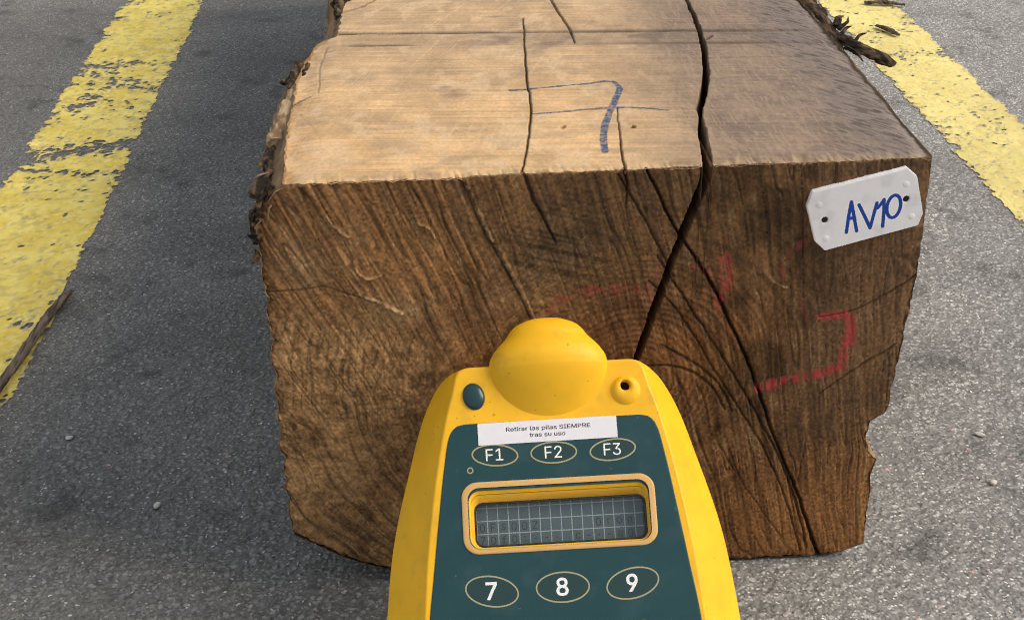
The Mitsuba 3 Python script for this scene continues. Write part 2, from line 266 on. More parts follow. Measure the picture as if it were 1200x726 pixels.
def front_color(X, Z):
    s, r, n1, n2, n3, ul, ll = front_fields(X, Z)
    big = FB(X / 28, Z / 28, 0, 3, 19)
    base = lerp((0.115, 0.068, 0.035), (0.215, 0.128, 0.060), sstep(.3, .7, 0.45 * n2 + 0.55 * big))
    left = sstep(10, -80, X)
    base = base * (1 + left[..., None] * np.array((0.66, 0.55, 0.40)))
    warm = sstep(90, 25, Z) * sstep(20, 60, X) + np.exp(-((X - 45) / 20) ** 2 - ((Z - 122) / 26) ** 2)
    base = lerp(base, np.array((0.245, 0.120, 0.042)) * (0.6 + 0.8 * n2)[..., None], np.clip(warm, 0, 1) * 0.7)
    red = np.exp(-((X - 15) / 35) ** 2 - ((Z - 140) / 22) ** 2)
    base = lerp(base, (0.150, 0.078, 0.042), 0.5 * red)
    nf = N(s / 0.42, r / 9, 0, 21)
    patch = sstep(.46, .62, FB(X / 20, Z / 20, 6, 3, 48)) * (1 - ll)
    fl = 1 - 0.75 * ll - 0.55 * patch
    base = base * (0.98 + fl * (0.46 * (n1 - .5) + 0.42 * (nf - .5)))[..., None]
    base = base * (1 - fl * 0.60 * ridged(N(s / 2.6, r / 45, 8, 23), 0.05) * sstep(.35, .6, FB(s / 8, r / 30, 1, 2, 25)))[..., None]
    base = base * (1 - fl * 0.42 * ridged(N(s / 1.3, r / 26, 4, 27), 0.06) * sstep(.4, .6, N(s / 5, r / 20, 6, 28)))[..., None]
    base = lerp(base, (0.31, 0.215, 0.12), 0.55 * fl * sstep(.70, .9, N(s / 0.7, r / 16, 2, 29)))
    # growth rings round the heart
    rho = np.hypot(X - 12.7, Z - 104.9) + 2.5 * FB(X / 12, Z / 12, 0, 2, 14)
    vis = np.maximum(np.exp(-((rho - 34) / 26) ** 2) * (0.3 + 0.7 * sstep(-50, 0, X)), 0.8 * sstep(135, 70, rho) * (1 - ll)) * (0.4 + 0.6 * sstep(.35, .6, FB(X / 15, Z / 15, 3, 2, 30)))
    base = base * (1 - 0.42 * vis * ridged(N(rho / 2.2, (X + Z) / 40, 0, 32), 0.28))[..., None]
    # cross hatch of old saw marks, grey
    hat = np.exp(-((X + 22) / 22) ** 2 - ((Z - 165) / 24) ** 2)
    t = Z + 0.28 * X
    base = lerp(base, np.array((0.080, 0.068, 0.046)) * (0.6 + .7 * n1)[..., None], 0.62 * hat)
    base = base * (1 - 0.62 * hat * sstep(.45, .7, N(t / 1.1, s / 30, 1, 31)) - 0.2 * hat * sstep(.5, .8, nf))[..., None]
    # dirty dark patches, right
    dark = sstep(.48, .62, FB(X / 22, Z / 22, 2, 3, 37)) * sstep(30, 60, X) * sstep(50, 90, Z)
    base = base * (1 - 0.5 * dark)[..., None]
    gr = sstep(70, 100, X) * sstep(40, 120, Z)
    base = lerp(base, np.array((0.150, 0.096, 0.056)) * (0.60 + 0.45 * n1 + 0.35 * nf)[..., None], 0.55 * gr)
    up = sstep(165, 195, Z) * sstep(-30, 20, X)
    base = base * (1 - 0.25 * up)[..., None]
    # lower left: fuzzy tan mottling and curved fibres
    fz = FB(X / 4, Z / 4, 0, 4, 43)
    base = lerp(base, np.array((0.37, 0.242, 0.122)) * (0.10 + 1.6 * fz)[..., None] * (0.85 + 0.3 * nf)[..., None] * (0.75 + 0.5 * FB(X / 16, Z / 16, 5, 2, 44))[..., None], 0.72 * ll)
    cont = ridged((FB(X / 9, Z / 9, 2, 2, 45) * 7) % 1.0, 0.16) * ll * sstep(.4, .6, FB(X / 12, Z / 12, 8, 2, 46))
    base = base * (1 - 0.42 * cont)[..., None]
    arc = np.hypot(X + 2, Z - 106) + 5 * FB(X / 14, Z / 14, 0, 2, 47)
    base = base * (1 - ll * 0.50 * ridged(N(arc / 2.0, np.arctan2(Z - 106, X + 2) * 2.5, 0, 53), 0.14))[..., None]
    base = lerp(base, (0.40, 0.275, 0.145), ll * 0.6 * sstep(.70, .88, N(arc / 0.8, np.arctan2(Z - 106, X + 2) * 9, 7, 59)))
    # upper left: grooved grey brown
    base = lerp(base, (0.12, 0.083, 0.046), ul * 0.55 * sstep(.55, .8, n2))
    base = base * (1 - 0.5 * ul * (1 - 0.7 * patch) * ridged(N(s / 2.0, r / 30, 12, 62), 0.08))[..., None]
    pale = np.exp(-((X + 85) / 14) ** 2 - ((Z - 145) / 7) ** 2) + np.exp(-((X + 122) / 9) ** 2 - ((Z - 165) / 9) ** 2) + 0.6 * np.exp(-((X + 100) / 7) ** 2 - ((Z - 176) / 9) ** 2)
    base = lerp(base, (0.42, 0.30, 0.165), np.clip(0.9 * pale * fz, 0, 0.8))
    orange = np.exp(-((X + 92) / 13) ** 2 - ((Z - 168) / 12) ** 2) + .7 * np.exp(-((X + 66) / 9) ** 2 - ((Z - 160) / 14) ** 2)
    base = lerp(base, np.array((0.36, 0.20, 0.085)) * (0.7 + 0.6 * nf)[..., None], np.clip(orange, 0, 1) * 0.6)
    band = (1 - sstep(-0.2, 1.2, stroke(*warp(X, Z, 1.5, 3.0, 63), FRONT_LIGHT['l1'])[0])) * sstep(.38, .55, FB(X / 1.0, Z / 1.3, 0, 2, 67))
    base = lerp(base, (0.36, 0.255, 0.14), 0.75 * band)
    hang = sstep(2.4 * N(X / 0.8, 0, 0, 68) ** 1.5 + 0.2, 0.0, 202.0 + sstep(-60, 0, X) * 0.6 - Z)
    base = lerp(base, (0.48, 0.33, 0.19), 0.55 * hang)
    for k, p in FRONT_LIGHT.items():
        if k in ('l1', 'l7'):
            continue
        d, hw = stroke(*warp(X, Z, 1.5, 3.0, 63), p)
        base = lerp(base, (0.46, 0.35, 0.22) if k != 'l1' else (0.29, 0.20, 0.11), (1 - sstep(-0.5, 0.3, d)) * (0.75 if k != 'l1' else 0.6) * sstep(.25, .5, FB(X / 2, Z / 2, 0, 2, 66)))
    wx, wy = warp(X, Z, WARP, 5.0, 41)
    for k, p in FRONT_CRACKS.items():                                         # dirt along the old cracks, with their inner shade painted in
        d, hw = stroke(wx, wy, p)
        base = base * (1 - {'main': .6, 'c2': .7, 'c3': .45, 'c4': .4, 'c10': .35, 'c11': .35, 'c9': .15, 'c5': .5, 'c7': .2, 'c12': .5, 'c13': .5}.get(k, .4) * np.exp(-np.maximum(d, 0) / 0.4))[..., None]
    base = base * (0.55 + 0.9 * FB(X / 0.9, Z / 1.1, 0, 2, 71))[..., None] * (0.78 + 0.44 * N(X / 0.5, Z / 0.7, 0, 73))[..., None]
    return np.clip(base * np.array((1.0, 0.905, 0.81)), 0.006, 0.9)

def top_dz(X, Y):
    s = Y + 0.09 * X
    g = lambda c, w: np.exp(-((s - c) / w) ** 2)
    h = -0.30 * N(s / 0.9, X / 45, 0, 5) - 0.35 * N(s / 4, X / 70, 2, 6) + 0.8 * (FB(X / 80, Y / 80, 0, 2, 7) - 0.5) - 0.12 * FB(X / 1.5, Y / 2, 0, 2, 8)
    h = h - 0.9 * g(164.0, 1.6) * (0.4 + N(X / 14, 1, 0, 3)) - 0.45 * g(145.6, 1.2) * (sstep(20, 60, X) + sstep(-80, -95, X) * 0.6 + 0.3)
    fr = sstep(9 * (0.4 + N(X / 2.2, 0, 0, 73)), 0, Y)                         # torn fibres along the front edge
    h = h - fr * (0.35 * sstep(.55, .8, N(X / 1.3 + Y / 9, 3, 0, 75)) + 0.2 + 0.6 * sstep(.6, .8, N(X / 6 + Y / 9, 3, 0, 77)) * (X > 0))
    h = h - sstep(118, 127, X) * (0.5 + 1.5 * FB(Y / 8, X / 8, 0, 2, 79)) - sstep(-112, -126, X) * (0.6 + 2.2 * FB(Y / 9, X / 9, 0, 3, 81))
    for hx, hy in ((-14.3, 44.7), (14.3, 41.9)):
        h = h - 4 * (np.hypot(X - hx, Y - hy) < 0.95)
    d = np.abs(s - 70 - 12 * N(X / 9, 0, 0, 3))
    return h - crack_depth(X, Y, TOP_CRACKS, TD, 83)

def top_color(X, Y):
    s = Y + 0.09 * X
    k = sstep(-10, 62, X + 16 * (FB(X / 25, Y / 25, 0, 3, 85) - .5))
    base = lerp((0.58, 0.385, 0.200), (0.265, 0.190, 0.140), k)
    base = lerp(base, (0.42, 0.295, 0.18), sstep(50, 165, Y) * 0.7 * (1 - k))
    base = lerp(base, (0.60, 0.375, 0.165), 0.55 * sstep(-70, -115, X) * sstep(100, 10, Y))
    base = base * (0.84 + 0.32 * N(s / 0.85, X / 30, 0, 87))[..., None] * (0.92 + 0.16 * N(s / 3.2, X / 60, 4, 89))[..., None]
    base = base * (0.70 + 0.60 * FB(X / 13, Y / 16, 3, 4, 91))[..., None]
    base = lerp(base, (0.34, 0.25, 0.165), 0.5 * sstep(.55, .75, FB(X / 20, Y / 9, 13, 3, 92)))
    base = lerp(base, (0.66, 0.49, 0.31), 0.45 * (1 - k) * sstep(.55, .72, FB(X / 9, Y / 12, 23, 3, 98)))
    ray = (X + 70) * 0.97 - (Y - 20) * 0.26 - 0.0006 * (Y - 60) ** 2
    base = lerp(base, (0.68, 0.50, 0.30), 0.30 * sstep(.70, .9, N(ray / 0.8, Y / 30 + X / 60, 0, 93)) * (1 - k) * sstep(.4, .6, FB(X / 30, Y / 30, 8, 2, 94)))
    base = lerp(base, (0.44, 0.33, 0.235), 0.35 * k * sstep(.55, .8, N(X / 0.8, Y / 6, 0, 96)))
    g = lambda c, w: np.exp(-((s - c) / w) ** 2)
    base = lerp(base, (0.085, 0.06, 0.042), np.clip(g(164.0, 1.9) * (0.65 + 0.5 * N(X / 10, 1, 0, 3)) + 0.75 * g(145.6, 1.8) * (sstep(-20, 60, X) + sstep(-70, -85, X) * sstep(-112, -100, X) + .2), 0, 0.92))
    base = lerp(base, (0.20, 0.145, 0.11), 0.4 * g(154, 9) * sstep(-60, 0, X))
    stain = sstep(.50, .70, FB(X / 16, Y / 9, 9, 3, 97)) * np.exp(-((s - 153) / 16) ** 2) * sstep(-60, 0, X + 20)
    base = lerp(base, (0.15, 0.115, 0.095), 0.65 * stain)
    for cx, cy, a, b in ((-104, 156, 6, 2), (-36, 160, 6, 3), (-57, 86, 6, 5), (-70, 4, 5, 3), (-62, 95, 3, 2), (-35, 192, 5, 2)):
        base = lerp(base, (0.20, 0.145, 0.11), 0.6 * np.exp(-((X - cx) / a) ** 2 - ((Y - cy) / b) ** 2))
    rt = sstep(78, 118, X + 14 * (FB(X / 10, Y / 10, 0, 2, 99) - .5))
    base = lerp(base, np.array((0.225, 0.185, 0.170)), 0.75 * rt)
    hatch = N((X + 0.9 * Y) / 1.2, (X - Y) / 7, 0, 101)
    base = base * (1 - (rt + .25 * k) * 0.55 * sstep(.5, .75, hatch) * (0.5 + 0.5 * FB(X / 6, Y / 6, 0, 2, 102)))[..., None]
    edge = sstep(119, 125, X)
    base = lerp(base, (0.42, 0.36, 0.33), 0.45 * edge * sstep(60, 20, Y))
    fr = sstep(9 * (0.4 + N(X / 2.2, 0, 0, 73)), 0, Y)
    base = lerp(base, (0.66, 0.48, 0.29), 0.45 * fr)
    base = base * (1 - 0.45 * fr * sstep(.58, .75, N(X / 0.9 + Y / 8, Y / 9, 0, 75)))[..., None]
    wx, wy = warp(X, Y, WARP, 5.0, 83)
    for kk, p in TOP_CRACKS.items():
        d, hw = stroke(wx, wy, p)
        base = base * (1 - {'main': .6, 't8': .2, 't9': .1, 't4': .5}.get(kk, .6) * np.exp(-np.maximum(d, 0) / 0.22))[..., None]
    base = base * (0.84 + 0.32 * FB(X / 0.9, Y / 1.2, 0, 2, 105))[..., None]
    return np.clip(base * np.array((0.92, 0.915, 0.90)) * (1 - 0.10 * k - 0.08 * rt)[..., None], 0.01, 0.95)

def ip(pts, u):
    P = np.array(pts, float)
    s = np.r_[0, np.cumsum(np.linalg.norm(np.diff(P, axis=0), axis=1))]
    return np.stack([np.interp(u * s[-1], s, P[:, k]) for k in range(P.shape[1])], -1)

NS, NT = 620, 490
us, ut = np.linspace(0, 1, NS), np.linspace(0, 1, NT)
jit = lambda u, k, a, sc: a * (FB(u * sc, k, 0, 4, 200 + k) - 0.5)
e_top = ip([(-125.2, 201.9), (-57, 201.6), (-52, 202.6), (37, 202.6), (125, 202.6)], us)
e_top[:, 1] += jit(us, 1, 1.1, 60) * np.sin(np.pi * us) ** .2
e_bot = ip([(-138.4, 29.3), (-118.5, 15), (-98, 5.5), (-85, 1.5), (62.9, 0.2), (103.4, 0.3), (114, 1.2), (124, 5.5)], us)
e_left = ip([(-138.4, 29.3), (-139.6, 43.2), (-138.3, 89.8), (-137.1, 132), (-136.9, 171.8), (-137.3, 183), (-135.0, 190.2), (-129.5, 197), (-125.2, 201.9)], ut)
e_right = ip([(124, 5.5), (122.5, 45), (123.1, 54.6), (119, 60), (117.0, 69), (117.6, 76), (123.5, 80.5), (124.4, 86), (125.3, 103), (126.6, 130), (127.0, 147), (125.6, 185), (125, 202.6)], ut)
for e, k, a in ((e_left, 3, 5.0), (e_right, 4, 2.2)):
    e[:, 0] += jit(ut, k, a, 45) * np.sin(np.pi * ut) ** .3
e_bot[:, 1] += jit(us, 5, 2.0, 40) * np.sin(np.pi * us) ** .3

S, Tt = np.meshgrid(us, ut)
coons = lambda k: ((1 - S) * e_left[:, None, k] + S * e_right[:, None, k] + (1 - Tt) * e_bot[None, :, k] + Tt * e_top[None, :, k]
                   - ((1 - S) * (1 - Tt) * e_bot[0, k] + S * (1 - Tt) * e_bot[-1, k] + (1 - S) * Tt * e_top[0, k] + S * Tt * e_top[-1, k]))
FX, FZ = coons(0), coons(1)
rnd = lambda d, r: r - np.sqrt(np.maximum(r * r - np.clip(r - d, 0, r) ** 2, 0))      # worn, rounded arrises
ydisp = front_dy(FX, FZ)
edge_d = np.minimum(np.minimum(FX - e_left[:, None, 0], e_right[:, None, 0] - FX), FZ - e_bot[None, :, 1])
ydisp = ydisp + 2.5 * np.exp(-np.maximum(edge_d, 0) / 2.0) * FB(FX / 3, FZ / 3, 0, 2, 207)
top0 = top_dz(e_top[:, 0], 0 * us)
FZd = FZ.copy()
FZd[-1] += top0
fv = np.stack([FX, ydisp, FZd], -1).reshape(-1, 3) / 1000
ff = grid_faces(NT, NS)[:, ::-1]
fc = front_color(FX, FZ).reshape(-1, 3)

ys = np.r_[np.arange(0, 262, 0.62), 262 + 638 * np.linspace(0, 1, 90)[1:] ** 1.5]
# the top's left and right edges along y
lx = np.interp(ys, [0, 30, 72, 108, 140, 160, 171, 185, 210, 227, 300, 450, 900], [-125.2, -127, -128.6, -128.8, -126.5, -123, -114.5, -113.5, -113.6, -112, -116, -124, -122])
lx = lx + 2.6 * (FB(ys / 5, 0.5, 0, 3, 211) - FB(0 * ys, 0.5, 0, 3, 211))
rx = np.interp(ys, [0, 109, 200, 900], [125.0, 126.7, 127.3, 128]) + 1.2 * (FB(ys / 6, 0.5, 0, 3, 213) - FB(0 * ys, .5, 0, 3, 213))
w = (e_top[:, 0] - e_top[0, 0]) / (e_top[-1, 0] - e_top[0, 0])
TX = lx[:, None] * (1 - w[None]) + rx[:, None] * w[None]
TY = np.repeat(ys[:, None], NS, 1)
e_mean = np.interp(e_top[:, 0], [-126, -57, 0, 126], [202.0, 202.2, 202.6, 202.6])
TZ = e_mean[None] + (e_top[:, 1] - e_mean)[None] * sstep(9, 0, ys)[:, None]
dz = top_dz(TX, TY)
TYd = TY.copy()
TYd[0] = ydisp[-1]
TYd[1:14] = np.maximum(TYd[1:14], TYd[0] * 0.0)
TYd[:12] += 0
TZ = TZ + dz
tv = np.stack([TX, TYd, TZ], -1).reshape(-1, 3) / 1000
tf = grid_faces(len(ys), NS)[:, ::-1]
tc = top_color(TX, TY).reshape(-1, 3)

def side(e, edge_x, k, sign):
    """The left or right flank: from the end face's outline (bottom to top) back along y; its top row follows the sawn top's edge."""
    yy = ys[::2]
    sub = slice(None, None, 4)
    tt = np.r_[ut[sub], 1.0] if ut[sub][-1] != 1 else ut[sub]
    idx = np.r_[np.arange(0, NT, 4), NT - 1] if (NT - 1) % 4 else np.arange(0, NT, 4)
    E = e[idx]
    X = np.repeat(E[None, :, 0], len(yy), 0)
    far = (edge_x[::2] - edge_x[0])[:, None] * sstep(0.0, 0.5, ut[idx])[None]
    Y = np.repeat(yy[:, None], len(idx), 1)
    Z = np.repeat(E[None, :, 1], len(yy), 0)
    ramp = sstep(0, 12, Y) * np.sin(np.pi * np.clip(ut[idx], 0, 1))[None] ** 0.3
    X = X + far + sign * ramp * (5.0 * (FB(Y / 30, Z / 9, 0, 3, k) - 0.55) + 2.0 * (N(Z / 1.6, Y / 40, 0, k + 1) - .5))
    col = 0 if sign < 0 else -1
    Z[:, -1] = TZ[::2, col] if len(TZ[::2]) == len(yy) else Z[:, -1]
    Yd = Y.copy()
    Yd[0] = ydisp[idx, col]
    v = np.stack([X, Yd, Z], -1).reshape(-1, 3) / 1000
    f = grid_faces(len(yy), len(idx))
    c = lerp((0.11, 0.07, 0.04), (0.26, 0.17, 0.09), sstep(.3, .7, FB(Z / 2.5, Y / 35, 0, 3, k + 5)))
    return v, (f if sign > 0 else f[:, ::-1]), c.reshape(-1, 3), np.stack([X[:, 0], Y[:, 0], Z[:, 0]], -1), np.stack([X[-1], Y[-1], Z[-1]], -1)

bsdf('end_grain', {'type': 'mesh_attribute', 'name': 'vertex_color'}, 0.8, 0.25)
bsdf('sawn_wood', {'type': 'mesh_attribute', 'name': 'vertex_color'}, 0.55, 0.4)
bsdf('bark', mikit.proc(lambda p, n, uv: tmix((0.020, 0.014, 0.010), (0.13, 0.085, 0.05), tstep(.4, .75, tfbm(p.x * 500, p.y * 90, p.z * 500)))), 0.9, 0.2)
bsdf('pale_bark', mikit.proc(lambda p, n, uv: tmix((0.20, 0.13, 0.075), (0.46, 0.34, 0.20), tstep(.3, .65, tfbm(p.x * 500, p.y * 120, p.z * 500)))), 0.85, 0.25)
bsdf('pen_ink', mikit.proc(lambda p, n, uv: tmix((0.035, 0.075, 0.17), (0.16, 0.19, 0.23), tstep(.4, .75, tfbm(p.x * 900, p.y * 900)))), 0.6, 0.3)
bsdf('red_paint', mikit.proc(lambda p, n, uv: tmix((0.19, 0.022, 0.024), (0.30, 0.045, 0.045), tfbm(p.x * 500, p.z * 500))), 0.8, 0.2)

B = 'timber_beam'
labels[B] = {'label': 'large squared timber beam with cracked brown end grain lying on the asphalt', 'category': 'timber beam'}
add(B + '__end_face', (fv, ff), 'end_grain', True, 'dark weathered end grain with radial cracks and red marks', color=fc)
add(B + '__top_face', (tv, tf), 'sawn_wood', True, 'pale sawn top with a long crack and blue pen marks', color=tc)
lv, lf, lc, lb, lend = side(e_left, lx, 301, -1)
rv, rf, rc, rb, rend = side(e_right, rx, 311, 1)
add(B + '__side_face', (lv, lf), 'end_grain', True, color=lc)
add(B + '__side_face', (rv, rf), 'end_grain', True, color=rc)
# underside and far end
nb = len(lb)
ub = np.stack([lb[:, None] * (1 - t) + rb[:, None] * t for t in np.linspace(0, 1, 40)], 1)[:, :, 0]
prof = np.interp(ub[0, :, 0], e_bot[:, 0], e_bot[:, 1])
ub[..., 2] = prof[None]
ub[0, :, 1] = 1.0
add(B + '__underside', (ub.reshape(-1, 3) / 1000, grid_faces(*ub.shape[:2])), 'bark')
back = np.vstack([lend, np.stack([TX[-1, ::10], TYd[-1, ::10], TZ[-1, ::10]], -1), rend[::-1], ub[-1][::-1]]) / 1000
bc = back.mean(0)
k = np.arange(len(back))
add(B + '__far_end', (np.vstack([back, bc]), np.stack([k * 0 + len(back), k, (k + 1) % len(back)], 1)), 'bark')

def drape(v, f, alpha, under, ink, offset, mat, key, label=None):
    """Ink or worn paint as a skin just off the surface: the faces it reaches, its colour thinning out into the wood's own where it is rubbed away."""
    on = alpha.reshape(-1) > 0.04
    g = f[on[f].all(1)]
    used = np.unique(g)
    back = np.zeros(len(v), int); back[used] = np.arange(len(used))
    c = lerp(under, ink, alpha.reshape(-1))[used]
    return add(B + '__' + key, (v[used] + np.array(offset) / 1000, back[g]), mat, True, label, color=c)

bsdf('marking', {'type': 'mesh_attribute', 'name': 'vertex_color'}, 0.65, 0.3)
for path, lab, k in zip(PEN, ('blue pen stroke shaped like a seven', 'thin blue pen line crossing the seven'), (1.0, 0.95)):
    wx, wy = warp(TX, TY, 0.7, 5.0, 401)
    d = stroke(wx, wy, path)[0]
    al = k * (1 - sstep(0.05, 0.65, d)) * (0.55 + 0.45 * sstep(.3, .6, FB(TX / 1.2, TY / 0.8, 0, 2, 403)))
    drape(tv, tf, al, tc, (0.045, 0.075, 0.15), (0, 0, 0.10), 'marking', 'blue_pen_mark', lab)
cov = FB(FX / 1.3, FZ / 1.3, 0, 3, 411) * 0.5 + N(fan(FX, FZ)[0] / 0.8, FZ / 14, 0, 413) * 0.5
for path, k in zip(RED, (0.50, 0.42, 0.40, 0.62, 0.40, 0.32, 0.80)):
    wx, wy = warp(FX, FZ, 2.0, 6.0, 415)
    d, hw = stroke(wx, wy, path)
    al = k * (1 - sstep(-1.2, 1.4, d)) * sstep(.33, .36 + .5 * (1.05 - k), cov)
    drape(fv, ff, al, fc, (0.36, 0.040, 0.045), (0, -0.10, 0), 'marking', 'red_paint_mark')

# bark and splinters still hanging on the edges
add(B + '__bark_strip', chunk([(-129.5, 113, 197), (-130.5, 92, 196), (-132, 70, 195.5), (-134, 54, 195)], [6, 9, 10, 8], 0.7, 3, rough=.35, n=30), 'pale_bark', 40, 'pale roll of bark on the left edge')
for pth, wd, th_, sd in (
    ([(-127, 140, 198), (-131.5, 126, 197), (-130, 112, 196)], [5, 9, 6], .8, 5),
    ([(-133.5, 60, 192), (-135, 49, 194), (-134.5, 36, 195), (-133, 24, 196)], [4, 5, 6, 3], .5, 6),
    ([(-131, 26, 196), (-135, 16, 195), (-136.5, 8, 194), (-135, 2, 195)], [5, 7, 6, 3], .4, 7),
    ([(-129, 2.5, 200.5), (-134, 1.8, 195), (-137.6, 1.5, 188), (-138.4, 1.5, 181), (-138.2, 2, 176)], [3, 5, 6, 4.5, 1.5], .6, 8),
    ([(-137.5, 3, 172), (-140.2, 1.2, 169), (-141.5, 0.4, 168.5)], [4, 2.5, .5], .7, 11),
    ([(-115, 300, 190), (-114, 262, 194), (-114, 232, 198), (-115.5, 210, 198)], [14, 10, 9, 4], 1.0, 10)):
    add(B + '__bark_fragment', chunk(pth, wd, th_, sd, rough=1.0, n=34, sides=22), 'bark')
bsdf('splinter_wood', mikit.proc(lambda p, n, uv: tmix((0.10, 0.066, 0.038), (0.30, 0.21, 0.12), tfbm(p.x * 900, p.y * 900, p.z * 900))), 0.85, 0.2)
for pth, w0 in (([(-128, 8, 198.5), (-132, 2, 198), (-134.5, -0.5, 196)], 0.9), ([(-128, 4, 195), (-131.5, 0, 192), (-132, -1.6, 188)], 1.2), ([(-133, 22, 197), (-136.5, 19, 197.5), (-139, 18, 196.5)], 0.9),
            ([(-131, 6, 188), (-136, 1, 186), (-137.6, -1.5, 184.5)], 0.8), ([(-124, 3, 200), (-128, -0.5, 199.4), (-131, -2.0, 196)], 0.8), ([(-127, 80, 202.2), (-123, 84, 202.8), (-120, 89, 202.6)], 0.9)):
    add(B + '__splinter', chunk(pth, [w0, w0, 0.25], .6, len(scene), sides=6, rough=.6, n=10), 'splinter_wood')
add(B + '__bark_strip', chunk([(139, 300, 190), (136.5, 240, 195), (135, 200, 196), (133, 165, 196.5), (131, 138, 196)], [10, 10, 9, 6.5, 2], .6, 15, rough=.6, n=60), 'bark', 40, 'dark bark strip peeling off the right edge')
add(B + '__bark_fragment', chunk([(134, 168, 196), (137.5, 142, 197.5), (142.5, 127, 198), (147, 114, 198)], [5, 7, 6.5, 5.5], .7, 16, rough=.5, n=36), 'bark')
for pth, w0 in (([(136, 158, 198), (139.5, 161, 200.5), (142, 161.5, 201)], 1.8), ([(137, 170, 198), (139, 174, 201), (142, 174.5, 202)], 3.0), ([(138, 145, 198), (142, 149, 200.5), (146, 150, 201)], 1.5),
            ([(134, 141, 197), (135.5, 130, 198.5), (136, 122, 197)], 2.4), ([(137, 166, 198), (142, 168.5, 201), (143.5, 172, 202)], 1.6)):
    add(B + '__splinter', chunk(pth, [w0 * 1.4, w0, 0.5], .8, len(scene), sides=7, rough=.75, n=14), 'bark')

# ---------------------------------------------------------------- the numbered tag on the end face
TG = 'identification_tag'
labels[TG] = {'label': 'white plastic plate handwritten AV10 in blue, fixed to the end face of the beam', 'category': 'tag'}
bsdf('tag_plastic', mikit.proc(lambda p, n, uv: tmix((0.86, 0.87, 0.90), (0.72, 0.72, 0.74), tstep(.48, .8, tfbm(p.x * 150, p.z * 150)) * (0.4 + 0.6 * tfbm(p.x * 900, p.z * 900)))), 0.4, 0.5)
bsdf('blue_marker', (0.010, 0.055, 0.36), 0.45, 0.4)
bsdf('dark_steel', (0.03, 0.028, 0.026), 0.5, 0.5, metallic=0.6)
plate = Polygon(TAG).buffer(-0.6).buffer(0.6, quad_segs=4)
holes = [Point(q).buffer(1.35, quad_segs=8) for q in TAG_HOLES]
yf = 2.0
def plate_mesh(poly, y0, y1):
    """Extrudes an x, z outline (mm) from y0 to y1."""
    out = []
    for g in getattr(poly, 'geoms', [poly]):
        if g.area < 1e-6:
            continue
        m = trimesh.creation.extrude_polygon(g, abs(y1 - y0), engine='earcut')
        v = m.vertices.copy()
        m.vertices = np.stack([v[:, 0], max(y0, y1) - v[:, 2], v[:, 1]], 1) / 1000
        out.append(m)
    m = trimesh.util.concatenate(out)
    return m
solid = plate
for h in holes:
    solid = solid.difference(h)
rim = solid.buffer(-0.35)
add(TG + '__plate', trimesh.util.concatenate([plate_mesh(solid, 1.2, -1.9), plate_mesh(rim, -1.9, -2.15)]), 'tag_plastic')
for q in TAG_BUMPS:
    b = trimesh.creation.icosphere(3, 1.0)
    b.apply_scale([1.5, 0.32, 1.5]); b.apply_translation([q[0], -2.05, q[1]]); b.apply_scale(1e-3)
    add(TG + '__bump', b, 'tag_plastic', True)
for q in TAG_HOLES:
    nail = trimesh.creation.cylinder(1.2, 9, sections=20)
    nail.apply_transform(trimesh.transformations.rotation_matrix(np.pi / 2, [1, 0, 0])); nail.apply_translation([q[0], 3.0, q[1]]); nail.apply_scale(1e-3)
    add(TG + '__nail', nail, 'dark_steel', 30)
A = [LineString(TAG_STROKES[0]), LineString(TAG_STROKES[1])]
def wobble(poly):
    return poly.simplify(0.02)
for glyph in ([A[0], A[1]], [LineString(TAG_STROKES[2])], [LineString(TAG_STROKES[3])], [LineString(TAG_ZERO[1:])]):
    add(TG + '__letter', plate_mesh(shapely.union_all([g.buffer(0.68, quad_segs=5) for g in glyph]), -2.1, -2.24), 'blue_marker')

# ---------------------------------------------------------------- small things on the ground
bsdf('twig_bark', mikit.proc(lambda p, n, uv: tmix((0.05, 0.04, 0.033), (0.17, 0.135, 0.105), tstep(.3, .7, tfbm(p.x * 700, p.y * 90, p.z * 400)))), 0.9, 0.2)
add('twig', chunk([(x, y, 2.6) for x, y in TWIG], [6, 6, 6.5, 6.5, 6, 3], .6, 17, rough=.35, n=60), 'twig_bark', 40, 'thin dark strip of bark lying along the inner edge of the left yellow line', 'twig')
for (a, b), lab in ((((381, 821), (420, 808)), 'thin dark chip of bark on the right yellow line, the farther one'), (((370, 746), (382, 716)), 'short dark chip of bark on the right yellow line, the nearer one')):
    add('bark_chip', chunk([(a[0], a[1], 2), ((a[0] + b[0]) / 2, (a[1] + b[1]) / 2 + 2, 3), (b[0], b[1], 2)], [5, 8, 4], .5, len(scene), rough=.5, n=14), 'twig_bark', 40, lab, 'bark chip')
bsdf('pebble_stone', mikit.proc(lambda p, n, uv: tmix((0.42, 0.41, 0.38), (0.60, 0.59, 0.56), tfbm(p.x * 900, p.y * 900))), 0.8, 0.3)
for i, (x, y, lab) in enumerate([(-272.5, 124.5, 'small pale pebble on the dark asphalt just right of the left yellow line'), (-214.9, 63.4, 'small pale pebble on the dark asphalt nearest the lower left of the beam'),
                                 (214.4, 86.4, 'small pale pebble on light asphalt right of the notch in the beam'), (205.8, 46.8, 'pale pebble on the light asphalt nearest the lower right corner of the picture')]):
    b = trimesh.creation.icosphere(2, 1.0)
    b.vertices *= (1 + 0.5 * (meshkit.noise(b.vertices * 1.5 + i * 5, i) - 0.5))[:, None]
    b.apply_scale([2.1 + i % 3 * 0.4, 1.6, 0.9]); b.apply_transform(trimesh.transformations.rotation_matrix(i * 1.3, [0, 0, 1]))
    b.apply_translation([x, y, -0.2]); b.apply_scale(1e-3)
    add('pebble', b, 'pebble_stone', 30, lab, 'pebble', 'pale pebbles on the asphalt')

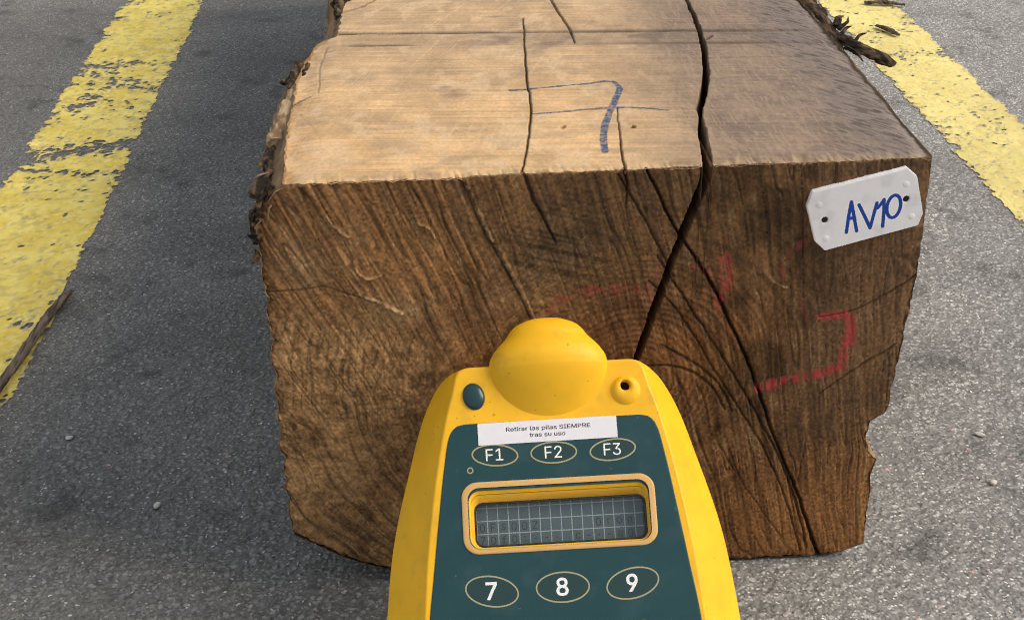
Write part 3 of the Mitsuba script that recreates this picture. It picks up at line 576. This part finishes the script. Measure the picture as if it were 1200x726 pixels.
# ---------------------------------------------------------------- the handheld meter leaning on the end face (local mm: u right, v up its face, w out of it)
MO = np.array([-0.02769, -0.038, 0.11324]) * 1000
MU, MV, MW = np.array([0.99930246, -0.02608278, 0.02672624]), np.array([-0.00167966, 0.68355298, 0.72989897]), np.array([-0.03730659, -0.72943472, 0.68303236])
def place(m):
    m = m.copy() if isinstance(m, trimesh.Trimesh) else trimesh.Trimesh(*[np.asarray(a) for a in m], process=False)
    v = np.asarray(m.vertices)
    m.vertices = (MO + v[:, :1] * MU + v[:, 1:2] * MV + v[:, 2:3] * MW) / 1000
    return m
U0 = 1.5
M = 'handheld_meter'
labels[M] = {'label': 'yellow handheld wood meter with green keypad leaning against the beam end', 'category': 'measuring device'}

def scuffed(base, spots):
    def fn(p, n, uv):
        a = tfbm(p.x * 90, p.y * 90, p.z * 90)
        s = tstep(0.79, 0.85, tfbm(p.x * 520, p.y * 520, p.z * 520)) * spots
        g = tstep(0.60, 0.78, tfbm(p.x * 150, p.y * 150, p.z * 60)) * 0.22
        return tmix(tmix(tmix(base, mi.Color3f(base) * 0.93, tstep(.35, .7, a)), (0.42, 0.27, 0.05), g), (0.20, 0.13, 0.04), s)
    return mikit.proc(fn)
bumped('yellow_plastic', scuffed((0.88, 0.485, 0.014), 0.5), mikit.proc(lambda p, n, uv: tfbm(p.x * 2200, p.y * 2200, p.z * 2200), eps=1e-4), 0.00007, 0.5, 0.4)
bumped('green_membrane', mikit.proc(lambda p, n, uv: tmix(tmix((0.009, 0.047, 0.058), (0.014, 0.062, 0.074), tfbm(p.x * 60, p.y * 60, p.z * 60)), (0.10, 0.15, 0.16), tstep(0.80, 0.86, tfbm(p.x * 420, p.y * 420, p.z * 420)) * 0.6 + 0.10 * tstep(.5, .75, tfbm(p.x * 130, p.y * 130, p.z * 130)))),
       mikit.proc(lambda p, n, uv: tfbm(p.x * 2600, p.y * 2600, p.z * 2600), eps=1e-4), 0.00008, 0.5, 0.32)
bsdf('key_membrane', (0.011, 0.043, 0.047), 0.42, 0.5)
bsdf('green_rubber', (0.010, 0.045, 0.055), 0.3, 0.5)
bsdf('cream_print', (0.64, 0.40, 0.15), 0.5, 0.4)
bsdf('ring_print', (0.36, 0.34, 0.20), 0.5, 0.4)
bsdf('white_print', (0.80, 0.82, 0.82), 0.5, 0.4)
bsdf('label_paper', (0.74, 0.74, 0.80), 0.6, 0.3)
bsdf('black_ink', (0.03, 0.03, 0.05), 0.6, 0.3)
bsdf('hole_dark', (0.02, 0.014, 0.006), 0.7, 0.2)

def half(pts, n=90):
    """A closed outline, symmetrical about u = U0, from its right half given top to bottom (smoothed, n points a side)."""
    P = np.array(pts, float)
    from scipy.interpolate import PchipInterpolator
    s = np.r_[0, np.cumsum(np.linalg.norm(np.diff(P, axis=0), axis=1))]; s /= s[-1]
    return P, s
def outline(F, O, n=110):
    """Resamples matching right-half control points to the same parameters, so that the layers loft onto each other."""
    from scipy.interpolate import PchipInterpolator
    F, O = np.array(F, float), np.array(O, float)
    s = np.r_[0, np.cumsum(np.linalg.norm(np.diff(O, axis=0), axis=1))]; s /= s[-1]
    q = np.linspace(0, 1, n)
    res = []
    for P in (F, O):
        R = PchipInterpolator(s, P, axis=0)(q)
        R = np.vstack([R, (R[1:-1] * [-1, 1])[::-1]])
        res.append(R)
    return res
Fc = [(0, 23.4), (18, 23.4), (31.5, 23.4), (35.0, 22.6), (37.2, 20.4), (39.2, 13), (41.4, 6), (43.4, -2), (45.6, -12), (48.0, -25), (50.3, -40), (51.6, -50), (52.8, -62), (53.9, -76), (55, -95), (54.2, -110), (50, -118), (42, -121.5), (0, -122.5)]
Oc = [(0, 24.6), (20, 24.6), (33.5, 24.6), (38.6, 24.2), (43.8, 20.0), (48.0, 13.2), (51.2, 6), (54.2, -3), (57.0, -13), (60.4, -25), (63.9, -39), (65.7, -48.5), (67.3, -61), (68.8, -76), (70.2, -95), (68.6, -112), (62.5, -122), (52, -126), (0, -127)]
Oc = [((u * 1.012), v if v > 0 else v * 1.01) for u, v in Oc]
Fp, Op = outline(Fc, Oc)
ins = lambda P, d: P - d * np.stack([np.gradient(np.r_[P[-1:], P, P[:1]][:, 1])[1:-1] * -1, np.gradient(np.r_[P[-1:], P, P[:1]][:, 0])[1:-1]], 1) / np.linalg.norm(np.stack([np.gradient(np.r_[P[-1:], P, P[:1]][:, 1])[1:-1], np.gradient(np.r_[P[-1:], P, P[:1]][:, 0])[1:-1]], 1), axis=1, keepdims=True)
def loft(layers):
    """layers: (outline (n, 2), w) from front to back; closed solid."""
    n = len(layers[0][0])
    v = np.vstack([np.c_[P[:, 0] + U0, P[:, 1], np.full(n, w_)] for P, w_ in layers])
    f, k = [], np.arange(n)
    for i in range(len(layers) - 1):
        a, b, c, d = i * n + k, i * n + (k + 1) % n, (i + 1) * n + (k + 1) % n, (i + 1) * n + k
        f += [np.stack([a, b, c], 1), np.stack([a, c, d], 1)]
    c0 = np.array([U0, -50.0, layers[0][1]]); c1 = np.array([U0, -50.0, layers[-1][1]])
    v = np.vstack([v, c0, c1])
    f.append(np.stack([k * 0 + len(v) - 2, (k + 1) % n, k], 1))
    e = (len(layers) - 1) * n
    f.append(np.stack([k * 0 + len(v) - 1, e + k, e + (k + 1) % n], 1))
    m = trimesh.Trimesh(v, np.vstack(f), process=True)
    trimesh.repair.fix_normals(m)
    return m
to_man = lambda m: manifold3d.Manifold(manifold3d.Mesh(np.asarray(m.vertices, np.float32), np.asarray(m.faces, np.uint32)))
def from_man(m):
    q = m.to_mesh()
    return trimesh.Trimesh(q.vert_properties[:, :3], q.tri_verts, process=True)
sgn = 1 if np.linalg.norm(ins(Fp, 1.0) - [0, -50], axis=1).mean() < np.linalg.norm(Fp - [0, -50], axis=1).mean() else -1
inset = lambda P, d: ins(P, d * sgn)
layers = [(inset(Fp, 1.3), 0.0), (inset(Fp, 0.75), -0.12), (inset(Fp, 0.3), -0.45), (Fp, -1.1)]
for t in (0.3, 0.6, 0.85, 1.0):
    layers.append((Fp * (1 - t) + Op * t, -1.1 - 18.9 * t ** 1.15))
layers += [(Op, -21.2), (inset(Op, 0.5), -21.7), (inset(Op, 0.5), -22.5), (Op, -23.0), (inset(Op, 0.6), -27), (inset(Op, 2.5), -30.8), (inset(Op, 5.0), -32)]
body = to_man(loft(layers))
def rrect(u0, u1, v0, v1, r, n=10):
    a = np.linspace(0, np.pi / 2, n)
    P = [np.c_[cx + r * np.cos(a + o), cy + r * np.sin(a + o)] for cx, cy, o in ((u1 - r, v1 - r, 0), (u0 + r, v1 - r, np.pi / 2), (u0 + r, v0 + r, np.pi), (u1 - r, v0 + r, 3 * np.pi / 2))]
    return np.vstack(P)
def prism(P, w0, Q=None, w1=None):
    return to_man(loft_abs([(P, w0), (P if Q is None else Q, w1)]))
def loft_abs(layers):
    n = len(layers[0][0]); k = np.arange(n)
    v = np.vstack([np.c_[P, np.full(n, w_)] for P, w_ in layers]); f = []
    for i in range(len(layers) - 1):
        a, b, c, d = i * n + k, i * n + (k + 1) % n, (i + 1) * n + (k + 1) % n, (i + 1) * n + k
        f += [np.stack([a, b, c], 1), np.stack([a, c, d], 1)]
    v = np.vstack([v, np.r_[layers[0][0].mean(0), layers[0][1]], np.r_[layers[-1][0].mean(0), layers[-1][1]]]); e = (len(layers) - 1) * n
    f += [np.stack([k * 0 + len(v) - 2, (k + 1) % n, k], 1), np.stack([k * 0 + len(v) - 1, e + k, e + (k + 1) % n], 1)]
    m = trimesh.Trimesh(v, np.vstack(f), process=True)
    trimesh.repair.fix_normals(m)
    if m.volume < 0:
        m.invert()
    return m
R_out = rrect(-32.6, 36.4, -47.1, -25.4, 4.2)
R_in = rrect(-31.0, 35.8, -46.8, -29.6, 3.4)
recess = to_man(loft_abs([(R_out, 3.0), (R_out, -0.3), (R_in, -2.4), (R_in, -8.5)]))
boss_c, btn_c = (30.9, 10.9), (-28.8, 11.6)
def disc_profile(c, prof, n=40, axis_w=True):
    """A turned solid about w through c: prof is (radius, w) from the centre out and down."""
    P = np.array(prof, float); a = np.linspace(0, 2 * np.pi, n, endpoint=False)
    v = np.stack([c[0] + P[:, None, 0] * np.cos(a), c[1] + P[:, None, 0] * np.sin(a), np.repeat(P[:, 1:2], n, 1)], -1).reshape(-1, 3)
    i, j = np.meshgrid(np.arange(len(P) - 1), np.arange(n), indexing='ij')
    q = np.stack([i * n + j, i * n + (j + 1) % n, (i + 1) * n + (j + 1) % n, (i + 1) * n + j], -1).reshape(-1, 4)
    m = trimesh.Trimesh(v, np.vstack([q[:, ::-1][:, [0, 1, 2]], q[:, ::-1][:, [0, 2, 3]]]), process=False)
    return m
hole = to_man(loft_abs([(np.c_[boss_c[0] + 1.9 * np.cos(np.linspace(0, 2 * np.pi, 24, endpoint=False)), boss_c[1] + 1.7 + 1.9 * np.sin(np.linspace(0, 2 * np.pi, 24, endpoint=False))], 5), (np.c_[boss_c[0] + 1.9 * np.cos(np.linspace(0, 2 * np.pi, 24, endpoint=False)), boss_c[1] + 1.7 + 1.9 * np.sin(np.linspace(0, 2 * np.pi, 24, endpoint=False))], -9)]))
body = body - recess - hole
add(M + '__body', place(from_man(body)), 'yellow_plastic', 28, 'yellow plastic case with flared sides')

# sensor dome at the head: a bulging nose with a collar, turned about v
pv = np.array([1.2, 1.6, 2.6, 4.5, 7.5, 11, 15, 19, 22.5, 25, 28, 31, 32.8, 33.8, 34.8, 36.2, 37.8, 39.2, 40.4, 41.2, 41.6])
pr = np.array([0.0, 3.5, 7.6, 11.8, 15.8, 18.9, 21.5, 23.1, 23.6, 23.2, 21.6, 19.2, 17.3, 16.3, 15.6, 14.8, 13.4, 11.6, 9.0, 6.0, 0.0])
from scipy.interpolate import PchipInterpolator
vv = np.r_[np.linspace(1.2, 33, 50), np.linspace(33.3, 41.6, 26)]
from scipy.ndimage import gaussian_filter1d
vq = np.linspace(0.4, 41.6, 820)
rr = np.interp(vv, vq, gaussian_filter1d(PchipInterpolator(pv, pr)(vq) ** 2, 14, mode='nearest')) ** 0.5
rr[-1] = 0.02; rr[0] = 0.02
aa = np.linspace(0, 2 * np.pi, 72, endpoint=False)
# below its widest point it is a round barrel that slopes down into the case; above, a shoulder and a collar
vv = np.r_[np.linspace(0.4, 33, 64), np.linspace(33.3, 41.6, 26)]
ra = np.where(vv < 22.5, 23.9, np.interp(vv, vq, gaussian_filter1d(PchipInterpolator(pv, pr)(vq) ** 2, 14, mode='nearest')) ** 0.5)
ra = np.interp(vv, vq, gaussian_filter1d(np.interp(vq, vv, ra), 8, mode='nearest')); ra[-1] = 0.02
HB = 0.52
cc = np.interp(vq, [-3, 1.7, 23.5, 45], [-HB * 24.5 * 1.21, -HB * 24.5, -1.0, -1.6])
cc = np.interp(vv, vq, gaussian_filter1d(np.pad(cc, 400, mode='reflect', reflect_type='odd'), 90)[400:-400])
dw = cc[:, None] + HB * ra[:, None] * np.sin(aa)
dv = np.stack([1.25 + ra[:, None] * np.cos(aa), np.repeat(vv[:, None], 72, 1), np.maximum(dw, -6 + 0 * dw)], -1).reshape(-1, 3)
i, j = np.meshgrid(np.arange(len(vv) - 1), np.arange(72), indexing='ij')
q = np.stack([i * 72 + j, i * 72 + (j + 1) % 72, (i + 1) * 72 + (j + 1) % 72, (i + 1) * 72 + j], -1).reshape(-1, 4)
dome = trimesh.Trimesh(dv, np.vstack([q[:, ::-1][:, [0, 1, 2]], q[:, ::-1][:, [0, 2, 3]]]), process=False)
add(M + '__sensor_dome', place(dome), 'yellow_plastic', True, 'rounded yellow nose with a collar')

# socket boss with its hole, and the oval green button
bm = disc_profile(boss_c, [(1.9, -1), (1.95, 1.0), (2.3, 1.55), (3.2, 1.75), (4.4, 1.45), (5.3, 0.6), (5.7, 0.15), (6.4, -0.25)])
bm.vertices[:, 1] += np.clip(1 - (np.hypot(*(bm.vertices[:, :2] - boss_c).T) - 1.9) / 3.5, 0, 1) * 1.7
add(M + '__socket', place(bm), 'yellow_plastic', True, 'raised round boss with a small hole')
add(M + '__socket__hole', place(disc_profile((boss_c[0], boss_c[1] + 1.7), [(0.0, -3.5), (1.88, -3.5)])), 'hole_dark')
bt = trimesh.creation.icosphere(4, 1.0)
bt.apply_scale([4.3, 5.4, 2.0]); bt.apply_transform(trimesh.transformations.rotation_matrix(0.22, [0, 0, 1])); bt.apply_translation([btn_c[0], btn_c[1], 0.1])
add(M + '__button', place(bt), 'green_rubber', True, 'oval dark green button')

# green keypad membrane
Pc = [(0, 0.9), (20, 0.9), (33, 0.9), (36.6, 0.5), (39.2, -1.2), (40.8, -4.2), (43.0, -15), (46.0, -35), (49.0, -57), (51.4, -75), (52.8, -95), (52.0, -108), (48.5, -114.5), (41, -117.5), (0, -118)]
Pp, _ = outline(Pc, Pc)
pad = [(inset(Pp, 0.35), 0.42), (Pp, 0.25), (Pp, -0.6)]
K = M + '__keypad'
padm = to_man(loft(pad)) - to_man(loft_abs([(rrect(-32.9, 36.7, -47.4, -25.2, 4.4), 3), (rrect(-32.9, 36.7, -47.4, -25.2, 4.4), -3)]))
add(K, place(from_man(padm)), 'green_membrane', 20, 'dark green membrane keypad with ringed keys')

def flat(poly, w0, h):
    out = [trimesh.creation.extrude_polygon(g, h, engine='earcut') for g in getattr(poly, 'geoms', [poly])]
    m = trimesh.util.concatenate(out)
    m.apply_translation([0, 0, w0])
    return m
def text(s, h, c, w0, depth=0.10, rot=0.0, bold=False, sx=1.0):
    m = meshkit.text_mesh(s, 10.0, depth, bold)
    m.vertices[:, :2] *= h / 10.0
    m.vertices[:, 0] *= sx
    m.vertices[:, :2] -= (m.bounds[0, :2] + m.bounds[1, :2]) / 2
    m.apply_transform(trimesh.transformations.rotation_matrix(rot, [0, 0, 1]))
    m.apply_translation([c[0], c[1], w0])
    return m
def key(c, a, b, rot, s, h, bold=False):
    el = shapely.affinity.rotate(shapely.affinity.scale(Point(0, 0).buffer(1.0, quad_segs=16), a, b), rot)
    el = shapely.affinity.translate(el, *c)
    k = add(K + '__key', place(trimesh.util.concatenate([flat(el, 0.3, 0.2)])), 'key_membrane')
    add(K + '__key_ring', place(flat(el.buffer(0.22).difference(el.buffer(-0.34)), 0.3, 0.28)), 'ring_print')
    add(K + '__key_digit', place(text(s, h, (c[0] - 0.2, c[1] + 0.2), 0.46, 0.12, 0, bold)), 'white_print')
for c, rt, s in (((-21.7, -11.8), -5, 'F1'), ((1.2, -12.0), 0, 'F2'), ((24.2, -12.2), 5, 'F3')):
    key(c, 8.9, 4.1, rt, s, 4.6)
for r_i, row in enumerate(('789', '456', '123')):
    vc = -63.2 - 19.8 * r_i
    for c, rt, s in (((-25.6, vc - 0.1), -11, row[0]), ((1.4, vc), 0, row[1]), ((28.1, vc), 11, row[2])):
        key(c, 10.1, 5.6, rt, s, 6.3, True)
add(K + '__indicator_ring', place(flat(Point(-31.6, -17.2).buffer(1.25).difference(Point(-31.6, -17.2).buffer(0.8)), 0.3, 0.2)), 'ring_print')

# display: cream frame, screen with its characters, clear window
D = M + '__display'
ring_o, ring_i = rrect(-35.6, 39.4, -49.4, -21.8, 6.2), rrect(-33.2, 37.0, -47.5, -24.1, 4.5)
fr = loft_abs([(ring_o, 0.2), (rrect(-35.4, 39.2, -49.2, -22.0, 6.0), 0.85), (rrect(-34.9, 38.7, -48.8, -22.5, 5.6), 1.1), (rrect(-33.8, 37.6, -47.9, -23.5, 4.9), 1.1), (rrect(-33.3, 37.1, -47.6, -24.0, 4.6), 0.85), (ring_i, 0.2)])
cut = to_man(loft_abs([(ring_i, 5), (ring_i, -5)]))
frm = to_man(loft_abs([(ring_o, 0.2), (rrect(-35.4, 39.2, -49.2, -22.0, 6.0), 0.85), (rrect(-34.9, 38.7, -48.8, -22.5, 5.6), 1.1)])) - cut
add(D + '__frame', place(from_man(frm)), 'cream_print', 35, 'cream raised frame round the screen')
bsdf('lcd_back', mikit.proc(lambda p, n, uv: tmix((0.045, 0.075, 0.087), (0.085, 0.125, 0.14), tfbm(p.x * 40, p.y * 40, p.z * 40))), 0.25, 0.5)
bsdf('lcd_grid', (0.30, 0.36, 0.38), 0.4, 0.4)
bsdf('lcd_ink', (0.018, 0.024, 0.026), 0.4, 0.4)
add(D + '__screen', place(flat(Polygon(rrect(-31.4, 36.2, -47.2, -29.2, 3.4)), -7.6, 0.4)), 'lcd_back', label='grey display screen with rows of dark characters')
gin = lambda d: rrect(-31.0 + d, 35.8 - d, -46.8 + d, -29.6 - d, 3.4 - d)
add(D + '__gasket', place(from_man(to_man(loft_abs([(gin(0.05), -2.7), (gin(0.05), -7.15)])) - to_man(loft_abs([(gin(0.75), -1), (gin(0.75), -9)])))), 'hole_dark')  # added black sleeve: shade of the recess walls put in as a dark part
cu, u_l, rows = 4.12, -30.2, [-46.6, -41.6, -36.6, -31.6]
bars = [shapely.box(u_l + k * cu - 0.16, -46.6, u_l + k * cu + 0.16, -29.8) for k in range(17)] + [shapely.box(u_l, y - 0.16, 35.5, y + 0.16) for y in rows]
add(D + '__screen__cell_grid', place(flat(shapely.union_all(bars), -7.2, 0.10)), 'lcd_grid')
glyphs = []
for txt, y in (('0Fs00Z     0ron', -39.1), ('70f0:--. c-.-a0', -44.1)):
    for k, ch in enumerate(txt):
        if ch != ' ':
            glyphs.append(text(ch, 3.1, (u_l + (k + .5) * cu, y), -7.17, 0.06, sx=0.95))
add(D + '__screen__characters', place(trimesh.util.concatenate(glyphs)), 'lcd_ink')
scene['clear_window'] = {'type': 'thindielectric', 'int_ior': 1.28}
win = rrect(-32.5, 36.3, -47.0, -25.6, 4.0)
k = np.arange(len(win))
add(D + '__window', place((np.vstack([np.c_[win, np.full(len(win), -0.9)], [1.9, -36, -0.9]]), np.stack([k, (k + 1) % len(win), k * 0 + len(win)], 1))), 'clear_window')

# stuck-on paper label
L = M + '__paper_label'
add(L, place(flat(shapely.affinity.rotate(shapely.box(-27.9, -7.6, 26.5, 0.9), 0.3), 0.5, 0.16)), 'label_paper', label='white paper label with two lines of print')
for s, c, wd in (('Retirar las pilas SIEMPRE', (-0.4, -2.3), 33.0), ('tras su uso', (-0.8, -4.8), 14.0)):
    m = text(s, 1.55, (0, 0), 0.66, 0.05, 0, True)
    m.vertices[:, 0] *= wd / (m.bounds[1, 0] - m.bounds[0, 0])
    m.apply_translation([c[0], c[1], 0])
    add(L + '__lettering', place(m), 'black_ink')
del i, j, q, k
